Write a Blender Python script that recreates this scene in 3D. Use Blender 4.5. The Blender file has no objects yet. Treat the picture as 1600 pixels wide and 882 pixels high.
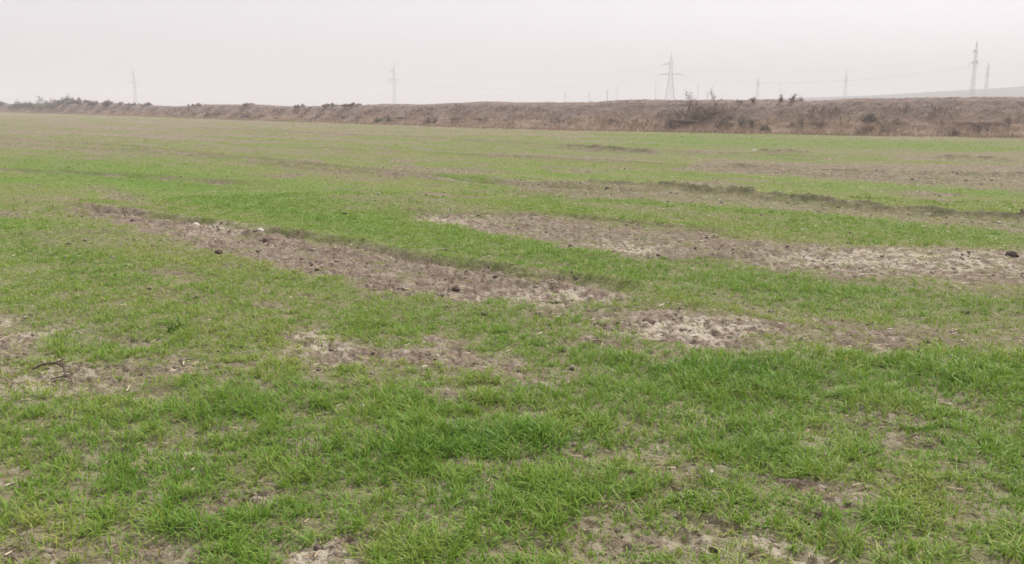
import bpy, math, random
import numpy as np
from mathutils import Vector

R = math.radians
random.seed(7)
rng = np.random.default_rng(11)
SC = bpy.context.scene
COL = SC.collection

# ------------------------------------------------------------------ camera
F = 1385.0                      # focal length in pixels of the 1600 px wide photograph
HZ = 165.0                      # row of the true horizon
CAM_Z = 1.7
PITCH = math.atan((441 - HZ) / F)
cam = bpy.data.cameras.new('camera')
cam.sensor_width = 36.0
cam.lens = 36.0 * F / 1600.0
cam.clip_start = 0.05
cam.clip_end = 20000
camo = bpy.data.objects.new('camera', cam)
COL.objects.link(camo)
camo.location = (0, 0, CAM_Z)
camo.rotation_euler = (math.pi / 2 - PITCH, 0, 0)
SC.camera = camo

# ------------------------------------------------------------------ world, sun, exposure
SUN_EL, SUN_AZ = R(52), R(38)   # azimuth measured from straight ahead (+Y) towards the right (+X)
world = bpy.data.worlds.new('World')
SC.world = world
world.use_nodes = True
wn, wl = world.node_tree.nodes, world.node_tree.links
wn.clear()
w_out = wn.new('ShaderNodeOutputWorld')
w_bg = wn.new('ShaderNodeBackground')
w_sky = wn.new('ShaderNodeTexSky')
w_sky.sky_type = 'NISHITA'
w_sky.sun_disc = False
w_sky.sun_elevation = SUN_EL
w_sky.sun_rotation = SUN_AZ
w_sky.air_density = 1.0
w_sky.dust_density = 6.0
w_sky.ozone_density = 1.0
w_hs = wn.new('ShaderNodeHueSaturation')          # a milky, dust-laden overcast
w_hs.inputs['Saturation'].default_value = 0.10
w_mix = wn.new('ShaderNodeMix')
w_mix.data_type = 'RGBA'
w_mix.blend_type = 'MULTIPLY'
w_mix.inputs['Factor'].default_value = 1.0
w_mix.inputs['B'].default_value = (0.985, 0.96, 1.0, 1)
wl.new(w_sky.outputs['Color'], w_hs.inputs['Color'])
wl.new(w_hs.outputs['Color'], w_mix.inputs['A'])
w_veil = wn.new('ShaderNodeMix')                   # the even white veil of the overcast
w_veil.data_type = 'RGBA'
w_veil.inputs['Factor'].default_value = 0.80
w_veil.inputs['B'].default_value = (2.58, 2.47, 2.58, 1)
wl.new(w_mix.outputs['Result'], w_veil.inputs['A'])
wl.new(w_veil.outputs['Result'], w_bg.inputs['Color'])
w_bg.inputs['Strength'].default_value = 0.15
wl.new(w_bg.outputs['Background'], w_out.inputs['Surface'])

sun = bpy.data.lights.new('sun', 'SUN')
sun.energy = 2.0
sun.angle = R(10)
sun.color = (1.0, 0.955, 0.90)
suno = bpy.data.objects.new('sun', sun)
COL.objects.link(suno)
sd = Vector((math.sin(SUN_AZ) * math.cos(SUN_EL), math.cos(SUN_AZ) * math.cos(SUN_EL), math.sin(SUN_EL)))
suno.rotation_euler = sd.to_track_quat('Z', 'Y').to_euler()
suno.location = (0, 0, 30)

SC.view_settings.view_transform = 'Standard'
SC.view_settings.look = 'None'
SC.view_settings.gamma = 1.0
SC.view_settings.use_curve_mapping = False
SC.view_settings.exposure = 1.1
SC.render.engine = 'CYCLES'
SC.cycles.use_denoising = True
SC.cycles.max_bounces = 6
SC.cycles.diffuse_bounces = 3
SC.cycles.transmission_bounces = 3
SC.cycles.volume_bounces = 1
SC.cycles.pixel_filter_type = 'BLACKMAN_HARRIS'
SC.cycles.filter_width = 1.6

# ------------------------------------------------------------------ helpers
def tag(o, label, cat=None, group=None, kind=None):
    o['label'] = label
    if cat: o['category'] = cat
    if group: o['group'] = group
    if kind: o['kind'] = kind
    return o

def link(name, me, m=None, parent=None, loc=None):
    o = bpy.data.objects.new(name, me)
    COL.objects.link(o)
    if m is not None: me.materials.append(m)
    if parent is not None: o.parent = parent
    if loc is not None: o.location = loc
    return o

def empty(name, loc):
    o = bpy.data.objects.new(name, None)
    COL.objects.link(o)
    o.location = loc
    o.empty_display_size = 0.2
    return o

def mesh_np(name, v, faces, attrs=None, smooth=False):
    """faces: list of int arrays, each (n, k); attrs: dict of per-vertex float arrays."""
    me = bpy.data.meshes.new(name)
    me.vertices.add(len(v))
    me.vertices.foreach_set('co', np.ascontiguousarray(v, dtype=np.float32).ravel())
    loops = np.concatenate([f.ravel() for f in faces]).astype(np.int32)
    tot = np.concatenate([np.full(len(f), f.shape[1], dtype=np.int32) for f in faces])
    start = np.concatenate([[0], np.cumsum(tot)[:-1]]).astype(np.int32)
    me.loops.add(len(loops))
    me.loops.foreach_set('vertex_index', loops)
    me.polygons.add(len(tot))
    me.polygons.foreach_set('loop_start', start)
    me.polygons.foreach_set('loop_total', tot)
    if smooth:
        me.polygons.foreach_set('use_smooth', np.ones(len(tot), dtype=bool))
    for k, a in (attrs or {}).items():
        at = me.attributes.new(k, 'FLOAT', 'POINT')
        at.data.foreach_set('value', np.ascontiguousarray(a, dtype=np.float32))
    me.update(calc_edges=True)
    return me

def ground_pt(px, py, z=0.0):
    """point of the level z seen at a pixel of the photograph"""
    u, v = (px - 800) / F, (py - 441) / F
    c, s = math.cos(PITCH), math.sin(PITCH)
    dx, dy, dz = u, c - v * s, -s - v * c
    t = (z - CAM_Z) / dz
    return (dx * t, dy * t)

def ray_at(px, py, dist):
    """point at ground distance dist (along +Y) seen at a pixel"""
    u, v = (px - 800) / F, (py - 441) / F
    c, s = math.cos(PITCH), math.sin(PITCH)
    dx, dy, dz = u, c - v * s, -s - v * c
    t = dist / dy
    return Vector((dx * t, dist, CAM_Z + dz * t))

def hash2(ix, iy, seed):
    h = (ix.astype(np.int64) * 374761393 + iy.astype(np.int64) * 668265263 + seed * 1274126177) & 0xffffffff
    h = ((h ^ (h >> 13)) * 1274126177) & 0xffffffff
    h = (h ^ (h >> 16)) & 0xffffffff
    return h

def perlin(x, y, seed=0):
    ix, iy = np.floor(x), np.floor(y)
    fx, fy = x - ix, y - iy
    ix, iy = ix.astype(np.int64), iy.astype(np.int64)
    u, v = fx * fx * fx * (fx * (fx * 6 - 15) + 10), fy * fy * fy * (fy * (fy * 6 - 15) + 10)
    def g(dx, dy):
        a = hash2(ix + dx, iy + dy, seed).astype(np.float64) * (2 * math.pi / 4294967296.0)
        return np.cos(a) * (fx - dx) + np.sin(a) * (fy - dy)
    a, b, c, d = g(0, 0), g(1, 0), g(0, 1), g(1, 1)
    return (a + u * (b - a) + v * (c - a + u * (a - b - c + d))) * 1.5

def fbm(x, y, seed=0, oct=3):
    r, a, f = 0, 1.0, 1.0
    for k in range(oct):
        r = r + a * perlin(x * f + 17.3 * k, y * f - 9.1 * k, seed + k)
        a *= 0.5; f *= 2.03
    return r

def worley(x, y, seed=0):
    """distance to the nearest and second nearest feature point, and the id value of the nearest"""
    ix, iy = np.floor(x).astype(np.int64), np.floor(y).astype(np.int64)
    d1 = np.full(x.shape, 9.0); d2 = np.full(x.shape, 9.0); idv = np.zeros(x.shape)
    for dx in (-1, 0, 1):
        for dy in (-1, 0, 1):
            h = hash2(ix + dx, iy + dy, seed)
            px = ix + dx + (h & 0xffff) / 65536.0
            py = iy + dy + ((h >> 16) & 0xffff) / 65536.0
            d = np.hypot(px - x, py - y)
            near = d < d1
            d2 = np.where(near, d1, np.minimum(d2, d))
            idv = np.where(near, (h & 0xff) / 255.0, idv)
            d1 = np.where(near, d, d1)
    return d1, d2, idv

def sstep(a, b, x):
    t = np.clip((x - a) / (b - a), 0, 1)
    return t * t * (3 - 2 * t)

# ------------------------------------------------------------------ materials
def new_mat(name, rough=0.9, spec=0.2):
    m = bpy.data.materials.new(name)
    m.use_nodes = True
    b = m.node_tree.nodes['Principled BSDF']
    b.inputs['Roughness'].default_value = rough
    b.inputs['Specular IOR Level'].default_value = spec
    return m, m.node_tree.nodes, m.node_tree.links, b

def node_mix(n, l, a, b, fac):
    x = n.new('ShaderNodeMix'); x.data_type = 'RGBA'
    for s, v in (('A', a), ('B', b), ('Factor', fac)):
        if hasattr(v, 'is_output'): l.new(v, x.inputs[s])
        elif s == 'Factor': x.inputs[s].default_value = v
        else: x.inputs[s].default_value = (*v, 1)
    return x.outputs['Result']

def attr(n, name):
    a = n.new('ShaderNodeAttribute'); a.attribute_name = name
    return a.outputs['Fac']

def noise(n, l, scale, detail=4, rough=0.6, coord=None, w=None):
    t = n.new('ShaderNodeTexNoise')
    t.inputs['Scale'].default_value = scale
    t.inputs['Detail'].default_value = detail
    t.inputs['Roughness'].default_value = rough
    if coord is not None: l.new(coord, t.inputs['Vector'])
    return t.outputs['Fac']

def ramp(n, l, src, a, b):
    r = n.new('ShaderNodeMapRange')
    r.interpolation_type = 'SMOOTHSTEP'
    r.inputs['From Min'].default_value = a
    r.inputs['From Max'].default_value = b
    l.new(src, r.inputs['Value'])
    return r.outputs['Result']

def bump(n, l, b, src, dist, strength=1.0):
    x = n.new('ShaderNodeBump')
    x.inputs['Distance'].default_value = dist
    x.inputs['Strength'].default_value = strength
    l.new(src, x.inputs['Height'])
    l.new(x.outputs['Normal'], b.inputs['Normal'])

def geo_pos(n):
    return n.new('ShaderNodeNewGeometry').outputs['Position']

def ground_material():
    m, n, l, b = new_mat('ground_soil_and_sward', 0.95, 0.1)
    p = geo_pos(n)
    n1 = noise(n, l, 9.0, 6, 0.65, p)
    n2 = noise(n, l, 1.3, 4, 0.6, p)
    n3 = noise(n, l, 45.0, 3, 0.6, p)
    soil = node_mix(n, l, (0.138, 0.102, 0.078), (0.232, 0.178, 0.138), ramp(n, l, n1, 0.30, 0.70))
    soil = node_mix(n, l, soil, (0.195, 0.156, 0.118), ramp(n, l, n2, 0.40, 0.70))
    soil = node_mix(n, l, soil, (0.42, 0.37, 0.29), attr(n, 'pale'))
    n4 = noise(n, l, 110.0, 3, 0.7, p)
    soil = node_mix(n, l, soil, (0.30, 0.26, 0.18), ramp(n, l, n3, 0.60, 0.70))
    soil = node_mix(n, l, soil, (0.085, 0.065, 0.050), ramp(n, l, n4, 0.57, 0.70))
    soil = node_mix(n, l, soil, (0.088, 0.074, 0.050), attr(n, 'damp_shade'))  # dark brown of damp soil, with the ridge shadows mixed into it
    green = node_mix(n, l, (0.108, 0.190, 0.024), (0.178, 0.190, 0.064), attr(n, 'gtint'))
    col = node_mix(n, l, soil, green, attr(n, 'green'))
    l.new(col, b.inputs['Base Color'])
    ad = n.new('ShaderNodeMath'); ad.operation = 'ADD'
    l.new(n1, ad.inputs[0]); l.new(n3, ad.inputs[1])
    bump(n, l, b, ad.outputs[0], 0.025, 1.0)
    return m

def blade_material(name, lo, mid, hi, trans=0.35):
    m = bpy.data.materials.new(name)
    m.use_nodes = True
    n, l = m.node_tree.nodes, m.node_tree.links
    b = n['Principled BSDF']
    b.inputs['Roughness'].default_value = 0.55
    b.inputs['Specular IOR Level'].default_value = 0.25
    r = n.new('ShaderNodeValToRGB')
    e = r.color_ramp.elements
    e[0].position, e[0].color = 0.0, (*lo, 1)
    e[1].position, e[1].color = 1.0, (*hi, 1)
    x = e.new(0.5); x.color = (*mid, 1)
    l.new(attr(n, 'tint'), r.inputs['Fac'])
    l.new(r.outputs['Color'], b.inputs['Base Color'])
    t = n.new('ShaderNodeBsdfTranslucent')
    l.new(r.outputs['Color'], t.inputs['Color'])
    ms = n.new('ShaderNodeMixShader')
    ms.inputs['Fac'].default_value = trans
    l.new(b.outputs['BSDF'], ms.inputs[1]); l.new(t.outputs['BSDF'], ms.inputs[2])
    l.new(ms.outputs['Shader'], n['Material Output'].inputs['Surface'])
    return m

def plain_material(name, c1, c2, scale=6.0, rough=0.85, bd=0.01, spec=0.2, metal=0.0):
    m, n, l, b = new_mat(name, rough, spec)
    tc = n.new('ShaderNodeTexCoord').outputs['Object']
    f = noise(n, l, scale, 5, 0.65, tc)
    l.new(node_mix(n, l, c1, c2, ramp(n, l, f, 0.3, 0.7)), b.inputs['Base Color'])
    b.inputs['Metallic'].default_value = metal
    if bd: bump(n, l, b, f, bd, 0.8)
    return m

M_GROUND = ground_material()
M_GRASS = blade_material('young_wheat_blade', (0.112, 0.240, 0.022), (0.194, 0.318, 0.038), (0.345, 0.355, 0.088))
M_STRAW = blade_material('dry_straw', (0.24, 0.17, 0.10), (0.40, 0.31, 0.19), (0.52, 0.45, 0.32), 0.2)
M_BRUSH = blade_material('dry_brush_stem', (0.17, 0.122, 0.098), (0.28, 0.20, 0.15), (0.40, 0.30, 0.21), 0.15)
M_BARK = plain_material('grey_bark', (0.10, 0.075, 0.065), (0.17, 0.135, 0.12), 20, 0.9, 0.005)
M_TWIG = plain_material('dry_twig', (0.13, 0.095, 0.085), (0.22, 0.17, 0.15), 8, 0.9, 0.0)
M_LEAF_DARK = blade_material('dull_evergreen_leaf', (0.085, 0.09, 0.07), (0.13, 0.132, 0.105), (0.19, 0.185, 0.15), 0.2)
M_LEAF_BROWN = blade_material('withered_leaf', (0.16, 0.125, 0.11), (0.24, 0.19, 0.165), (0.33, 0.26, 0.215), 0.2)
M_LEAF_CREST = blade_material('bleached_leaf', (0.24, 0.195, 0.17), (0.32, 0.26, 0.225), (0.40, 0.33, 0.275), 0.35)
M_LEAF_GREEN = blade_material('weed_leaf', (0.060, 0.135, 0.014), (0.10, 0.19, 0.020), (0.16, 0.25, 0.04), 0.25)
M_STEEL = plain_material('weathered_galvanised_steel', (0.42, 0.42, 0.425), (0.54, 0.54, 0.545), 1.0, 0.6, 0.0, 0.4, 0.3)
M_GLASS = plain_material('brown_glazed_insulator', (0.12, 0.09, 0.08), (0.18, 0.14, 0.12), 4, 0.3, 0.0, 0.5)
M_CABLE = plain_material('dull_aluminium_cable', (0.20, 0.20, 0.20), (0.28, 0.28, 0.28), 1.0, 0.6, 0.0, 0.3)
M_CONCRETE = plain_material('grey_concrete', (0.22, 0.21, 0.20), (0.33, 0.32, 0.30), 3, 0.9, 0.01)
M_CLOD = plain_material('dark_damp_soil_clod', (0.060, 0.045, 0.036), (0.120, 0.088, 0.070), 18, 0.95, 0.02)
M_CLOD_BROWN = plain_material('brown_soil_clod', (0.14, 0.10, 0.08), (0.26, 0.19, 0.15), 18, 0.95, 0.02)
M_STONE = plain_material('pale_limestone', (0.36, 0.33, 0.28), (0.55, 0.51, 0.45), 12, 0.9, 0.01)
M_HILL = plain_material('bare_hill', (0.065, 0.065, 0.058), (0.095, 0.09, 0.075), 0.01, 0.95, 0.0)

# ------------------------------------------------------------------ field map: where soil shows, where wheat grows
SOIL = [  # outline seen in the photograph, how bare
    ([(85,314),(190,323),(300,343),(430,360),(560,388),(700,413),(830,430),(960,452),(990,470),(900,482),(800,476),(720,472),(640,458),(520,436),(420,412),(340,394),(250,374),(150,347)], 1.0),
    ([(0,372),(120,350),(330,385),(340,400),(200,390),(60,388)], 0.42),
    ([(0,300),(120,308),(200,340),(60,345),(0,330)], 0.30),
    ([(890,497),(1000,478),(1080,485),(1180,500),(1270,520),(1240,540),(1130,548),(1040,542),(950,526)], 1.0),
    ([(1280,507),(1350,498),(1460,510),(1480,530),(1440,550),(1330,552),(1260,538)], 0.9),
    ([(1090,468),(1250,478),(1300,500),(1150,497)], 0.45),
    ([(1480,500),(1600,505),(1700,520),(1700,560),(1500,552)], 0.48),
    ([(640,336),(760,328),(900,340),(1000,356),(1120,366),(1300,383),(1460,388),(1600,385),(1800,395),(1800,470),(1600,450),(1460,440),(1300,432),(1180,412),(1130,404),(1000,406),(900,384),(780,366),(700,352)], 0.95),
    ([(1130,410),(1300,428),(1600,448),(1700,470),(1600,482),(1400,456)], 0.45),
    ([(760,284),(900,284),(1000,293),(1150,303),(1300,320),(1450,333),(1600,343),(1800,360),(1800,385),(1600,366),(1450,352),(1300,337),(1150,324),(1000,314),(850,305)], 0.72),
    ([(400,246),(560,262),(700,280),(560,286),(430,264)], 0.40),
    ([(1100,250),(1300,255),(1600,258),(1700,262),(1700,300),(1600,294),(1400,286),(1200,274),(1050,266)], 0.78),
    ([(1380,240),(1600,236),(1700,240),(1700,256),(1600,256),(1400,250)], 0.6),
    ([(700,238),(1000,244),(1050,256),(860,252)], 0.55),
    ([(550,262),(760,262),(760,276),(600,276)], 0.6),
    ([(880,232),(1150,240),(1120,250),(900,246)], 0.25),
    ([(490,308),(640,302),(820,328),(680,342)], 0.42),
    ([(-60,482),(0,490),(55,506),(118,552),(60,566),(0,548),(-60,542)], 1.0),
    ([(-60,580),(0,580),(60,562),(130,572),(250,553),(320,558),(335,582),(230,604),(120,615),(0,630),(-60,630)], 0.80),
    ([(300,570),(420,560),(460,580),(380,600)], 0.35),
    ([(425,527),(520,508),(560,540),(680,518),(760,545),(870,570),(890,590),(780,600),(680,572),(560,572),(460,560)], 1.0),
    ([(385,588),(450,588),(470,622),(420,628)], 0.62),
    ([(810,480),(890,490),(880,520),(830,515)], 0.35),
    ([(235,683),(320,678),(335,707),(250,714)], 0.62),
    ([(335,752),(420,752),(435,782),(350,794)], 0.78),
    ([(490,650),(555,658),(555,695),(490,695)], 0.55),
    ([(625,745),(700,752),(708,782),(640,785)], 0.85),
    ([(465,850),(540,828),(585,850),(560,930),(420,930),(440,870)], 0.72),
    ([(850,835),(960,815),(1130,808),(1165,850),(1140,930),(1100,880),(1000,856),(880,864)], 0.72),
    ([(1185,820),(1250,812),(1285,850),(1310,930),(1230,930)], 0.85),
    ([(1225,680),(1300,688),(1315,718),(1250,710)], 0.55),
    ([(1075,638),(1130,643),(1120,665),(1065,660)], 0.55),
    ([(205,738),(250,738),(262,795),(220,803)], 0.55),
    ([(80,815),(180,835),(250,930),(90,930)], 0.58),
    ([(-40,715),(22,718),(24,785),(-40,790)], 0.65),
    ([(1460,750),(1580,738),(1600,792),(1480,802)], 0.36),
    ([(950,690),(1020,690),(1025,722),(945,722)], 0.45),
    ([(1380,655),(1420,660),(1415,675),(1375,672)], 0.4),
    ([(180,605),(290,600),(280,650),(170,640)], 0.35),
    ([(100,690),(150,690),(150,790),(100,780)], 0.30),
]
TALL = [(780,690,260,36,1.0),(1150,592,100,32,1.0),(1500,590,130,42,0.7),(1340,815,80,50,0.9),(520,705,110,30,0.8),(190,760,150,70,0.6),
        (400,640,140,30,0.5),(700,630,200,30,0.5),(1000,790,260,40,0.5),(1150,720,150,50,0.5),(275,512,25,10,0.6),(300,820,120,50,0.5),(1480,690,160,50,0.4)]
YELLOW = [(40,850,110,70,1.0),(1420,760,110,50,0.7),(300,440,400,50,0.1),(480,690,160,60,0.3),(1480,330,250,20,0.4)]
PALE = [(1420,408,200,16,0.9),(1080,515,110,16,0.9),(690,346,80,8,0.7),(100,568,70,16,0.8),(670,766,40,16,1.0),(280,694,50,14,1.0),
        (1235,845,50,50,0.9),(20,520,80,28,0.9),(40,615,60,14,0.7),(240,770,30,30,0.8),(1100,650,40,12,0.8),(1250,690,40,15,0.7),
        (500,530,60,20,0.6),(860,470,120,14,0.6),(980,388,60,14,0.6),(360,356,60,12,0.5),(1120,850,50,30,0.6),(500,870,60,25,0.6)]
GROOVE = [([(-60,222),(0,224),(210,236),(380,250),(560,268)],0.32,-0.04),([(-60,212),(210,230),(520,262),(800,290),(1000,300)],0.30,-0.10),
          ([(930,286),(1150,300),(1300,318),(1450,333),(1600,345),(1800,362)],0.22,-0.03),
          ([(-60,262),(200,276),(420,292)],0.25,-0.08),([(500,232),(800,246),(1100,262),(1500,284)],0.3,-0.10),([(300,200),(700,218),(1000,236),(1250,246)],0.5,-0.12),
          ([(110,322),(420,364),(700,416),(960,454)],0.14,-0.07),([(1000,405),(1130,402),(1200,398)],0.12,-0.08),([(640,330),(900,338),(1120,364)],0.15,-0.06)]
# rough banks of turned earth: outline, half width, height
RIDGE = [([(1060,298),(1150,303),(1300,319),(1450,334),(1600,345),(1800,363)],0.30,0.20),([(930,287),(1000,292),(1062,298)],0.26,0.14),([(760,287),(840,290),(900,291)],0.25,0.07),
         ([(-60,223),(0,225),(210,237),(380,251)],0.30,0.10),([(400,256),(560,270),(700,282)],0.30,0.09),([(1150,262),(1400,270),(1600,275)],0.3,0.10),([(370,364),(440,372)],0.12,0.07),
         ([(890,232),(1010,240)],0.6,0.16),([(1200,240),(1250,242)],0.5,0.2),([(1480,247),(1560,250)],0.5,0.12),([(1380,392),(1600,400)],0.15,0.06),([(0,370),(100,362),(200,366)],0.12,0.05)]
# dark ragged lines of taller growth on the lips of the furrows
LIPS = [([(1060,296),(1150,299),(1300,316),(1450,330),(1600,342),(1800,359)],0.20,0.8),([(0,222),(210,234),(380,247)],0.2,0.7),([(880,228),(1010,238)],0.5,0.8),
        ([(1000,405),(1130,402)],0.08,0.7),([(380,364),(430,368)],0.08,0.6),([(1250,390),(1330,392)],0.08,0.5)]

LUSH = [[(-60,238),(0,240),(300,255),(560,308),(700,355),(900,386),(1000,406),(1180,417),(1400,442),(1600,472),(1800,490),(1800,530),(1600,500),(1300,492),(1050,470),(980,440),(830,425),(600,385),(350,340),(150,300),(0,290),(-60,285)],
        [(1080,570),(1250,560),(1600,570),(1800,580),(1800,640),(1500,630),(1200,620),(1080,605)],[(560,690),(900,670),(1100,700),(900,735),(600,735)],
        [(900,205),(1600,222),(1600,238),(1000,230)]]

def in_poly(x, y, P):
    """signed distance to a polygon, positive inside"""
    P = np.array(P); Q = np.roll(P, -1, 0)
    d = np.full(x.shape, 1e9); ins = np.zeros(x.shape, bool)
    for (ax, ay), (bx, by) in zip(P, Q):
        ex, ey = bx - ax, by - ay
        t = np.clip(((x - ax) * ex + (y - ay) * ey) / (ex * ex + ey * ey + 1e-12), 0, 1)
        d = np.minimum(d, (x - ax - t * ex) ** 2 + (y - ay - t * ey) ** 2)
        cr = ((ay > y) != (by > y))
        xi = ax + (y - ay) * ex / (ey if abs(ey) > 1e-12 else 1e-12)
        ins ^= cr & (x < xi)
    d = np.sqrt(d)
    return np.where(ins, d, -d)

def seg_dist(x, y, P):
    d = np.full(x.shape, 1e9)
    for (ax, ay), (bx, by) in zip(P[:-1], P[1:]):
        ex, ey = bx - ax, by - ay
        t = np.clip(((x - ax) * ex + (y - ay) * ey) / (ex * ex + ey * ey), 0, 1)
        d = np.minimum(d, np.hypot(x - ax - t * ex, y - ay - t * ey))
    return d

SOIL_W = [([ground_pt(*q) for q in P], min(1.0, w + (0.28 if sum(q[1] for q in P) / len(P) > 640 else 0))) for P, w in SOIL]
GROOVE_W = [([ground_pt(*q) for q in P], w, dz) for P, w, dz in GROOVE]
def ell_w(E):
    out = []
    for px, py, rx, ry, a in E:
        cx, cy = ground_pt(px, py)
        x1, _ = ground_pt(px + rx, py)
        _, y0 = ground_pt(px, py + ry); _, y1 = ground_pt(px, py - ry)
        out.append((cx, (y0 + y1) / 2, abs(x1 - cx), (y1 - y0) / 2, a))
    return out
RIDGE_W = [([ground_pt(*q) for q in P], w, dz) for P, w, dz in RIDGE]
LIPS_W = [([ground_pt(*q) for q in P], w, a) for P, w, a in LIPS]
TALL_W, YELLOW_W, PALE_W = ell_w(TALL), ell_w(YELLOW), ell_w(PALE)

LUSH_W = [[ground_pt(*q) for q in P] for P in LUSH]
def lush_field(x, y):
    d = np.hypot(x, y)
    wx = x + 0.30 * fbm(x * 0.9, y * 0.9, 13, 3); wy = y + 0.40 * fbm(x * 0.9, y * 0.9, 18, 3)
    r = np.zeros(x.shape)
    for P in LUSH_W:
        a = np.array(P)
        m = (x > a[:, 0].min() - 2) & (x < a[:, 0].max() + 2) & (y > a[:, 1].min() - 2) & (y < a[:, 1].max() + 2)
        if m.any():
            e = 0.25 + 0.03 * d[m]
            r[m] = np.maximum(r[m], sstep(-e, e * 2, in_poly(wx[m], wy[m], P)))
    return r
def ell_field(x, y, E):
    r = np.zeros(x.shape)
    for cx, cy, a, b, w in E:
        q = ((x - cx) / a) ** 2 + ((y - cy) / b) ** 2
        r = np.maximum(r, w * np.exp(-q * 1.1))
    return r

DIRX, DIRY = 0.74, -0.67          # the direction the field was worked in
def along(x, y):
    return x * DIRX + y * DIRY, -x * DIRY + y * DIRX

def soil_field(x, y):
    d = np.hypot(x, y)
    wx = x + 0.24 * fbm(x * 1.9, y * 1.9, 3, 4) + 0.07 * perlin(x * 9, y * 9, 5)
    wy = y + 0.28 * fbm(x * 1.9, y * 1.9, 8, 4) + 0.09 * perlin(x * 9, y * 9, 6)
    s = np.zeros(x.shape)
    for P, w in SOIL_W:
        a = np.array(P)
        m = (x > a[:, 0].min() - 1) & (x < a[:, 0].max() + 1) & (y > a[:, 1].min() - 1) & (y < a[:, 1].max() + 1)
        if not m.any(): continue
        sd_ = in_poly(wx[m], wy[m], P)
        e = 0.12 + 0.011 * d[m]
        s[m] = np.maximum(s[m], w * sstep(-e, e * 1.2, sd_))
    u, v = along(x, y)
    s = s * (1 - 0.34 * sstep(0.14, 0.6, fbm(u * 2.0, v * 4.5, 23, 4)))
    # thin, patchy growth everywhere, drawn out along the drill direction
    thin = sstep(0.30, 0.95, fbm(u * 0.35, v * 1.3, 21, 4) + 0.35 * fbm(x * 2.6, y * 2.6, 25, 2))
    lush = lush_field(x, y)
    spots = sstep(0.30, 0.66, fbm(x * 1.7, y * 2.6, 27, 3)) * (1 - sstep(7, 14, d))
    s = np.maximum(s, (0.50 * thin + 0.62 * spots) * (1 - 0.8 * lush))
    # the far part of the field is thinner and streaked
    far = sstep(16, 60, d)
    streak = sstep(-0.40, 0.65, fbm(u * 0.05, v * 0.45, 31, 4))
    s = np.maximum(s, far * streak * 0.95 * (1 - 0.6 * lush))
    mid = sstep(11, 18, d) * sstep(0.05, 0.75, fbm(u * 0.45, v * 1.1, 37, 4)) * (1 - 0.75 * lush)
    s = np.maximum(s, 0.85 * mid)
    brk = sstep(-0.5, 0.2, fbm(u * 0.5, v * 0.5, 35, 2))
    for P, w, dz in GROOVE_W:
        q = seg_dist(x, y, P) / w
        s = np.maximum(s, 0.9 * brk * np.exp(-(q / 1.1) ** 2))
    s = np.maximum(s, 0.74 * sstep(0.03, 0.08, ridge_field(x, y)))
    return np.clip(s, 0, 1)

def ridge_field(x, y):
    r = np.zeros(x.shape)
    n = fbm(x * 2.6, y * 2.6, 47, 4)
    for P, w, dz in RIDGE_W:
        a = np.array(P)
        m = (x > a[:, 0].min() - 3) & (x < a[:, 0].max() + 3) & (y > a[:, 1].min() - 3) & (y < a[:, 1].max() + 3)
        if m.any():
            q = (seg_dist(x[m], y[m], P) + 0.35 * w * n[m]) / w
            r[m] = np.maximum(r[m], 0.72 * dz * np.exp(-q ** 4) * np.clip(0.80 + 0.75 * n[m], 0.05, 1.25))
    return r

def groove_field(x, y):
    r = np.zeros(x.shape); wob = 0.12 * fbm(x * 1.5, y * 1.5, 41, 2)
    for P, w, dz in GROOVE_W:
        q = (seg_dist(x, y, P) + wob) / w
        r += dz * np.exp(-q * q) * (0.7 + 0.6 * perlin(x * 0.8, y * 0.8, 44))
        r += -0.5 * dz * np.exp(-(q - 1.9) ** 2)
    return r

def height_field(x, y, soil, fine=True):
    d = np.hypot(x, y)
    u, v = along(x, y)
    h = 0.030 * fbm(u * 0.16, v * 0.5, 51, 3) + 0.018 * fbm(x * 1.4, y * 1.4, 54, 3)
    h = h * sstep(1.5, 5, d) + groove_field(x, y) + ridge_field(x, y)
    h -= 0.020 * soil
    if fine:
        k = 1 - sstep(25, 60, d)
        d1, d2, idv = worley(x * 11 + 0.5 * perlin(x * 9, y * 9, 60), y * 11 + 0.5 * perlin(x * 9, y * 9, 62), 61)
        clod = np.clip(0.55 - d1, 0, 1) * (0.3 + idv)
        h += k * soil * (0.030 * clod + 0.045 * (0.35 - np.abs(perlin(x * 5.5, y * 5.5, 64))) * sstep(-0.6, 0.5, perlin(u * 1.1, v * 2.2, 66)) + 0.028 * (0.35 - np.abs(perlin(x * 12, y * 12, 65))) + 0.012 * perlin(x * 23, y * 23, 68))
        e1, e2, _ = worley(x * 3.2 + 0.4 * perlin(x * 4, y * 4, 71), y * 3.2 + 0.4 * perlin(x * 4, y * 4, 72), 73)
        h -= k * soil * 0.022 * (1 - sstep(0.0, 0.07, e2 - e1))       # drying cracks
        h += k * 0.012 * fbm(x * 11, y * 11, 67, 2)
    return h

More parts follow.
